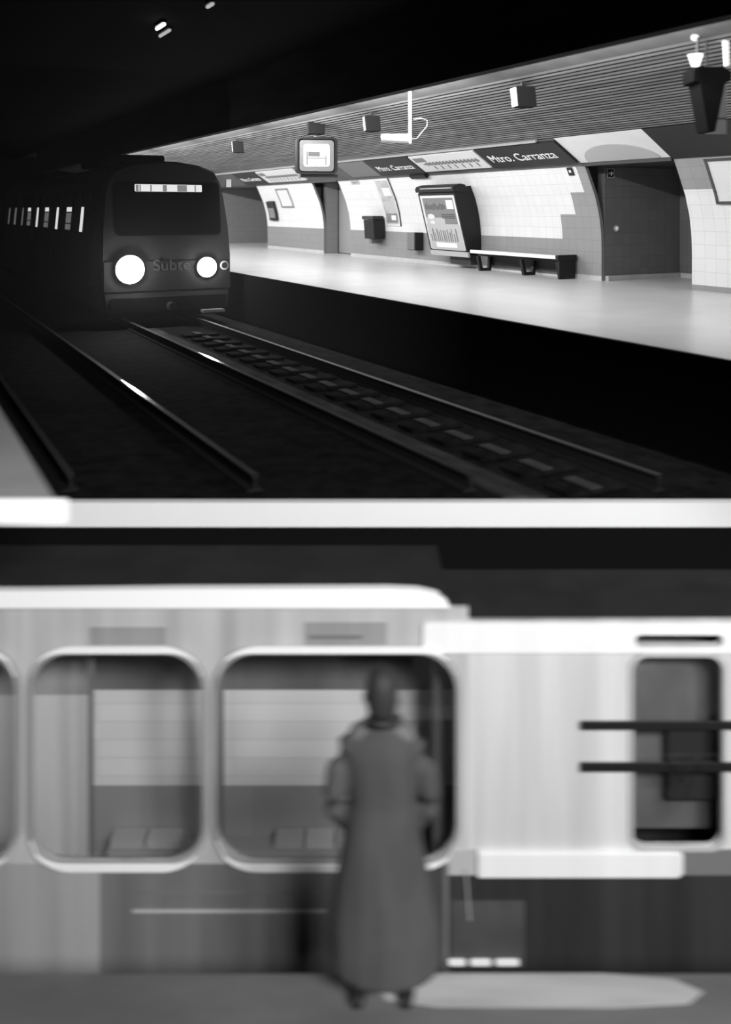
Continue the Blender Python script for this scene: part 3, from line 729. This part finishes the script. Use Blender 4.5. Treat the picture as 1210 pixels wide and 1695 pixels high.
bm = B(); box(bm, (-6, WW-.04, uz(1146)), (ux(150), WW-.001, uz(1040))); lstruct('trim_12', bm, mat('pale_wall_head', .42, .7, noise=.1), 'pale panel at the head of the wall, far left')
bm = B(); box(bm, (-6, WW-.04, -4.6), (ux(150), WW-.001, uz(1146))); lstruct('trim_13', bm, mat('pale_wall_strip', .72, .7, noise=.06, nscale=(4, 1, .4)), 'pale strip of wall behind the train, far left')  # pale strip covers the paler left end of the wall
bm = B(); box(bm, (-6, 4.2, -5.2), (6, 8.0, -5.0)); lstruct('floor', bm, M['black'], 'black track bed of the lower track')
bm = B(); box(bm, (-6, 7.05, -1.46), (6, 8.0, -1.40)); 
bm.free()
bm = B(); box(bm, (-6, 8.0, -5.0), (6, 8.1, -1.32)); lstruct('wall_back', bm, M['black'], 'black wall under the slab behind the lower track')
bm = B(); box(bm, (-6, 8.10, -3), (6, 16, -1.315)); lstruct('wall_back', bm, M['black'], 'black mass below the upper track bed')
# near platform of the lower track
PZ = -2.70; wE = 1500*(1.5-PZ)/(1612-347)
bm = B(); box(bm, (-6, 3.6, PZ-.15), (6, wE, PZ)); lstruct('floor', bm, mat('lower_platform_grey', .11, .7, noise=.25, nscale=(1.2, 3, 1)), 'grey floor of the near platform under the standing person')
bm = B(); ku = wE/1500
prism(bm, [((600-605)*ku, wE-.003), ((760-605)*ku, wE-.003), ((1000-605)*ku, wE-.003), ((1110-605)*ku, wE-.04), ((1150-605)*ku, wE-.12), ((1120-605)*ku, wE-.19), ((1000-605)*ku, wE-.215), ((720-605)*ku, wE-.21), ((640-605)*ku, wE-.17)], 'z', PZ+.0005, PZ+.006)
lstruct('trim_14', bm, mat('worn_white_strip', .34, .7, noise=.25, nscale=(.8, 5, 1)), 'worn pale strip along the near platform edge, lower right')

# the passing car
CW, CB = 6.2, 7.08; cx, cz = C(CW)
car = lroot('metro_car', (0, CW, -5.0), label='pale subway car passing side on with rounded windows in the lower view', cat='train')
def cl(o): return o
ox, oz = 0, 5.0                                    # local = (u, w-CW, z+5)
def X(px): return cx(px)
def Zc(py): return cz(py)+5.0
EXT = 6.0
body_top = Zc(1003)
W1 = rrect(X(52), Zc(1427), X(338), Zc(1076), .26); W2 = rrect(X(358), Zc(1427), X(756), Zc(1076), .26)
W0 = rrect(X(-330), Zc(1427), X(30), Zc(1076), .26); W3 = rrect(X(1046), Zc(1402), X(1196), Zc(1084), .10)
V3 = rrect(X(1050), Zc(1068), X(1194), Zc(1048), .035)
strk = dict(nscale=(5, 1, .25))
mb = mat('car_pale_paint', .43, .5, noise=.22, **strk); mw = mat('car_white_paint', .84, .45, noise=.05, **strk)
mlow = mat('car_grey_skirt', .155, .6, noise=.22, **strk); mdark = mat('car_dark_skirt', .030, .6, noise=.3, **strk); mpl = mat('car_light_skirt', .32, .6, noise=.15, **strk)
mfr = mat('window_frame_grey', .29, .4); mtr = mat('frame_highlight_white', .88, .4)
XL, XS = -EXT, X(768)
plate('side_panel', [(XL, Zc(1430)), (X(775), Zc(1430)), (X(775), Zc(1006)), (XL, Zc(1006))], [W1, W2, W0], 0, .05, mb, car)
plate('door_panel', [(X(775), Zc(1406)), (EXT, Zc(1406)), (EXT, Zc(1027)), (X(775), Zc(1027))], [W3, V3], 0, .05, mat('car_door_paint', .60, .5, noise=.16, **strk), car)
bm = B(); box(bm, (X(700), -.03, Zc(1074)), (EXT, -.001, Zc(1027))); 
bm.free()
plate('cornice', rrect(X(700), Zc(1078), EXT, Zc(1028), .03), [V3], -.03, -.001, mw, car)
for nm, Wp in (('a', (52, 338)), ('b', (358, 756)), ('c', (-330, 30))):
    a, b = Wp
    f = plate('window_frame', rrect(X(a-6), Zc(1432), X(b+6), Zc(1069), .28), [rrect(X(a+2), Zc(1423), X(b-2), Zc(1080), .255)], -.03, -.001, mfr, car)
    plate('pane', rrect(X(a+3), Zc(1422), X(b-3), Zc(1081), .25), [], .01, .016, M['glass'], f)
    for zt, sg in ((1071, 1), (1430, -1)):          # white arcs painted where the frame's top and bottom catch the light
        bm = B(); x0_, x1_ = X(a+2), X(b-2); n_ = 28; up_ = []; dn_ = []
        for q in range(n_+1):
            t = q/n_; xx_ = x0_+(x1_-x0_)*t; ed = min(t, 1-t)*(x1_-x0_)
            dz = -sg*(.26-math.sqrt(max(0, .26**2-max(0, .26-ed)**2)))*.7; th = .020*min(1, ed/.25)+.002
            up_.append((xx_, Zc(zt)+dz+th)); dn_.append((xx_, Zc(zt)+dz-th))
        prism(bm, up_+dn_[::-1], 'y', -.05, -.031); link('frame_highlight', bm, mtr, f)
f = plate('window_frame', rrect(X(1040), Zc(1407), X(1202), Zc(1079), .11), [rrect(X(1047), Zc(1401), X(1195), Zc(1086), .10)], -.02, -.001, M['lgrey'], car)
props(f, 'grey frame of the dark window')
plate('pane', rrect(X(1048), Zc(1400), X(1194), Zc(1087), .09), [], .01, .016, M['glass'], f)
bm = B()                                            # guard bars across the dark window
for y0_, y1_ in ((1190, 1202), (1258, 1271)): box(bm, (X(960), -.045, Zc(y1_)), (EXT, -.021, Zc(y0_)))
link('guard_bar', bm, M['darkmetal'], car)
bm = B(); box(bm, (X(1040), .30, Zc(1420)), (EXT, .34, Zc(1040))); link('cab_partition', bm, mat('cab_interior', .13, .7, noise=.3, nscale=(3, 1, 2)), car)
bm = B(); box(bm, (X(1120), .2, Zc(1360)), (X(1230), .29, Zc(1235))); link('cab_seat', bm, M['charcoal'], car, bevel=.03)
# scribble painted on the dark window zone
bm = B(); P_ = [(1108, 1290), (1104, 1265), (1100, 1248), (1106, 1247), (1112, 1262), (1118, 1282), (1122, 1292), (1132, 1268), (1148, 1250), (1160, 1242), (1152, 1262), (1138, 1285), (1128, 1318)]
tube(bm, [(X(a), -.052, Zc(b)) for a, b in P_], .008, n=6); link('graffiti_scrawl', bm, M['darkmetal'], car)
# far side of the car
far = plate('far_side', [(XL, .0), (EXT, .0), (EXT, 3.6), (XL, 3.6)], [[(XL+.3, .55), (X(905), .55), (X(905), 3.52), (XL+.3, 3.52)]], CB-CW-.05, CB-CW, M['charcoal'], car)
for px in (118, 348, 735, 842):
    bm = B(); tube(bm, [(X(px), .45, .5), (X(px), .45, 3.6)], .022 if px != 735 else .05, n=10); link('grab_pole', bm, M['grey'], car)
bm = B(); box(bm, (XL, .001, 3.80), (X(740), CB-CW+.02, 3.87)); box(bm, (X(740.5), .051, 3.62), (EXT, CB-CW+.02, 3.68)); link('roof', bm, mat('roof_soot', .02, .9, noise=.3), car)
bm = B(); box(bm, (XL, .06, .42), (EXT, CB-CW-.06, .5)); link('car_floor', bm, M['charcoal'], car)
# roof fairing, bright, rounded right end
out = [(XL, Zc(1003)), (XL, Zc(976)), (X(60), Zc(974)), (X(300), Zc(971))] + [(X(640), Zc(970)), (X(690), Zc(972)), (X(722), Zc(979)), (X(738), Zc(990)), (X(744), Zc(1003))]
bm = B(); prism(bm, out, 'y', -.04, .03); link('roof_fairing', bm, mat('fairing_white', .93, .4), car)
bm = B(); box(bm, (XL, -.005, Zc(1007)), (X(742), .06, Zc(1003.5))); link('roof_seam', bm, mat('seam_grey', .10, .7), car)
vg = mat('vent_grey', .27, .7, noise=.2, **strk)
for a, b, t in ((150, 275, 1038), (505, 640, 1030)):
    bm = B(); box(bm, (X(a), -.012, Zc(1066)), (X(b), -.001, Zc(t))); link('vent_grille', bm, vg, car)
bm = B(); box(bm, (X(512), -.02, Zc(1056)), (X(600), -.0125, Zc(1050))); link('vent_slot', bm, M['grey'], car)
# lower skirts
bm = B(); box(bm, (XL, 0, .0), (X(165), .05, Zc(1430.5))); props(link('skirt', bm, mpl, car), 'lighter grey skirt panel')
bm = B(); box(bm, (X(165.3), 0, .0), (X(742), .05, Zc(1430.5))); props(link('skirt', bm, mlow, car), 'mid grey skirt panel')
bm = B(); box(bm, (X(742.3), 0, .0), (EXT, .05, Zc(1448))); props(link('skirt', bm, mdark, car), 'dark skirt panel')
bm = B(); prism(bm, [(X(790), Zc(1447)), (X(1120), Zc(1447)), (X(1128), Zc(1440)), (X(1128), Zc(1410)), (X(1120), Zc(1406.5)), (X(790), Zc(1406.5))], 'y', -.04, .05); link('sill', bm, mw, car, bevel=.006)
bm = B(); box(bm, (X(1130), -.01, Zc(1447)), (EXT, .05, Zc(1407))); link('sill_end', bm, M['grey'], car)
bm = B(); box(bm, (X(742), -.01, Zc(1447)), (X(789), .05, Zc(1407))); link('sill_end', bm, M['lgrey'], car)
for a, b, yy in ((235, 535, 1476), (220, 540, 1507)):
    bm = B(); box(bm, (X(a), -.012, Zc(yy+2)), (X(b), -.001, Zc(yy-2))); link('trim_strip', bm, M['lgrey'] if yy > 1500 else M['grey'], car)
bm = B(); box(bm, (X(746), -.012, Zc(1600)), (X(868), -.001, Zc(1490))); link('access_hatch', bm, mat('hatch_grey', .07, .6, noise=.2), car)
for a, b in ((742, 770), (778, 812), (820, 858)):
    bm = B(); prism(bm, rrect(X(a), Zc(1592), X(b), Zc(1584), .014), 'y', -.035, -.0125); link('marker_light', bm, emit('marker_glow', .75), car)
bm = B(); tube(bm, [(X(770), -.02, Zc(1435)), (X(777), -.02, Zc(1520))], .006, n=6); link('hand_rail', bm, M['lgrey'], car)
bm = B(); prism(bm, [(X(585), Zc(1434)), (X(735), Zc(1434)), (X(735), Zc(1620)), (X(560), Zc(1620)), (X(548), Zc(1560))], 'y', -.013, -.001)  # dark panel following the coat's flared outline
props(link('flared_panel', bm, mat('flared_panel_dark', .05, .6, noise=.2), car), 'darker flared panel')

# row of small tiles and rail just above the sill: a ledge bench behind the train
b = lroot('ledge_bench', (0, 7.22, -4.6), label='low tiled ledge bench behind the train, seen at the foot of the windows', cat='bench')
bx, bz = C(7.2)
bm = B(); box(bm, (bx(180), -.08, 0), (bx(655), .099, bz(1400)+4.6)); link('ledge', bm, mat('ledge_grey', .34, .7), b)
for k, (a, c_) in enumerate(((184, 240), (244, 300), (455, 503), (506, 553), (556, 605), (608, 652))):
    bm = B(); box(bm, (bx(a), -.06, bz(1399)+4.6), (bx(c_), .09, bz(1386)+4.6)); link('ledge_tile', bm, mat('ledge_tile', .40+.08*(k % 2), .6), b)

# ------------------------------------------------------------------ person on the near platform
PW = 4.86; pk = PW/1500
P0 = ((632-605)*pk, PW-.05, PZ)
per = lroot('person', P0, label='person in a long dark coat standing with hands in pockets facing the passing train', cat='person')
me = bpy.data.meshes.new('body')
V = [(0,0,.93),(0,0,1.15),(0,0,1.38),(0,.0,1.50),(0,.015,1.57),(0,.02,1.66),(0,.015,1.72),
     (.10,0,.90),(.115,.01,.50),(.12,-.02,.09),(.135,.14,.045),
     (-.10,0,.90),(-.115,.01,.50),(-.12,-.02,.09),(-.135,.14,.045),
     (.185,0,1.42),(-.185,0,1.42)]
E = [(0,1),(1,2),(2,3),(3,4),(4,5),(5,6),(0,7),(7,8),(8,9),(9,10),(0,11),(11,12),(12,13),(13,14),(2,15),(2,16)]
Rr = [.13,.12,.12,.055,.075,.088,.06,.085,.06,.045,.04,.085,.06,.045,.04,.06,.06]
me.from_pydata(V, E, []); me.update()
bo = bpy.data.objects.new('body', me); COL.objects.link(bo); bo.parent = per
sk = bo.modifiers.new('skin', 'SKIN'); 
if not me.skin_vertices: 
    pass
for i, sv in enumerate(me.skin_vertices[0].data): sv.radius = (Rr[i], Rr[i]); sv.use_root = (i == 0)
ss = bo.modifiers.new('sub', 'SUBSURF'); ss.levels = 2; ss.render_levels = 2
me2 = bpy.data.meshes.new_from_object(bo.evaluated_get(bpy.context.evaluated_depsgraph_get()))
bo.modifiers.clear(); bo.data = me2; bpy.data.meshes.remove(me)
me2.materials.clear(); me2.materials.append(mat('trouser_and_skin_grey', .12, .7)); 
for p in me2.polygons: p.use_smooth = True
skin = mat('skin_grey', .22, .6); hair = mat('dark_hair', .03, .6); coat = mat('dark_wool_coat', .06, .9, noise=.2, nscale=(8, 8, 2))
def ringloft(name, rings, m, par, n=24, smooth=True):
    bm = B(); R = []
    for (cx_, cy_, z, rx, ry) in rings: R.append([bm.verts.new((cx_+rx*math.cos(2*math.pi*k/n), cy_+ry*math.sin(2*math.pi*k/n), z)) for k in range(n)])
    for a, b_ in zip(R, R[1:]):
        for k in range(n): bm.faces.new((a[k], a[(k+1) % n], b_[(k+1) % n], b_[k]))
    bm.faces.new(R[0]); bm.faces.new(R[-1]); return link(name, bm, m, par, smooth=smooth)
ringloft('head', [(0, .02, 1.50, .05, .055), (0, .03, 1.53, .062, .08), (0, .025, 1.57, .073, .092), (0, .02, 1.62, .078, .098), (0, .012, 1.67, .077, .098), (0, .01, 1.72, .062, .08), (0, .01, 1.75, .03, .04)], skin, per)
ringloft('hair', [(0, -.012, 1.525, .066, .075), (0, -.012, 1.57, .082, .088), (0, -.006, 1.63, .087, .100), (0, .0, 1.69, .084, .102), (0, .0, 1.74, .066, .082), (0, .0, 1.775, .03, .04)], hair, per)
for s in (-1, 1):
    bm = B(); bmesh.ops.create_uvsphere(bm, u_segments=10, v_segments=8, radius=1)
    for v in bm.verts: v.co = Vector((s*.088+v.co.x*.012, .012+v.co.y*.02, 1.61+v.co.z*.033))
    link('ear', bm, skin, per, smooth=True)
bm = B(); tube(bm, [(0, .10, 1.65), (0, .128, 1.605), (0, .11, 1.598)], .012, n=8); link('nose', bm, skin, per, smooth=True)
bm = B(); n = 28; R = []
for (cx_, z, rx, ry) in [(.02, .20, .29, .20), (.02, .24, .30, .20), (.015, .42, .295, .19), (.005, .62, .262, .175), (0, .9, .205, .15), (0, 1.08, .178, .125), (0, 1.25, .195, .13), (0, 1.34, .205, .125), (0, 1.40, .19, .11), (0, 1.445, .135, .09), (0, 1.48, .085, .075), (0, 1.52, .07, .07)]:
    R.append([bm.verts.new((cx_+rx*math.cos(2*math.pi*k/n), ry*math.sin(2*math.pi*k/n)*(1+.03*math.sin(3*k)), z)) for k in range(n)])
for a, b_ in zip(R, R[1:]):
    for k in range(n): bm.faces.new((a[k], a[(k+1) % n], b_[(k+1) % n], b_[k]))
bm.faces.new(R[0]); bm.faces.new(R[-1])
for s in (-1, 1):
    tube(bm, [(s*.13, 0, 1.40), (s*.19, -.005, 1.36), (s*.232, -.015, 1.26), (s*.255, -.035, 1.12), (s*.255, -.01, 1.04), (s*.225, .05, .96), (s*.185, .09, .90)], .066, n=14, r2=.05)
c_ = link('coat', bm, coat, per)
rm = c_.modifiers.new('remesh', 'REMESH'); rm.mode = 'VOXEL'; rm.voxel_size = .014
sm_ = c_.modifiers.new('smooth', 'SMOOTH'); sm_.factor = .5; sm_.iterations = 8
m3 = bpy.data.meshes.new_from_object(c_.evaluated_get(bpy.context.evaluated_depsgraph_get())); c_.modifiers.clear(); c_.data = m3
for p in m3.polygons: p.use_smooth = True
bm = B(); box(bm, (-.012, -.205, .26), (.012, -.19, .85)); bm.free()
bm = B(); tube(bm, [(-.07, -.06, 1.50), (0, -.085, 1.51), (.07, -.06, 1.50), (.085, .0, 1.50), (.05, .08, 1.47)], .022, n=8); link('collar', bm, hair, per, smooth=True)
for s in (-1, 1):
    bm = B(); bmesh.ops.create_uvsphere(bm, u_segments=14, v_segments=10, radius=1)
    for v in bm.verts: v.co = Vector((s*.128+v.co.x*.05, .045+v.co.y*.14, max(.0, .045+v.co.z*.055)))
    link('shoe', bm, M['darkmetal'], per, smooth=True)

# thin haze added to lift the tunnel blacks and halo the headlights
hm = bpy.data.materials.new('added_haze'); hm.use_nodes = True; nt = hm.node_tree
for n_ in list(nt.nodes): nt.nodes.remove(n_)
o_ = nt.nodes.new('ShaderNodeOutputMaterial'); v_ = nt.nodes.new('ShaderNodeVolumeScatter'); v_.inputs['Density'].default_value = .009; v_.inputs['Anisotropy'].default_value = .2
nt.links.new(v_.outputs[0], o_.inputs['Volume'])
bm = B(); prism(bm, [(-5.9, 13.5), (7.1, 10.2), (7.1, 40), (-5.9, 40)], 'z', -.9, 4.45)
props(link('haze', bm, hm), 'thin haze added to lift the dark and halo the headlights of the arriving train', 'haze', kind='stuff')
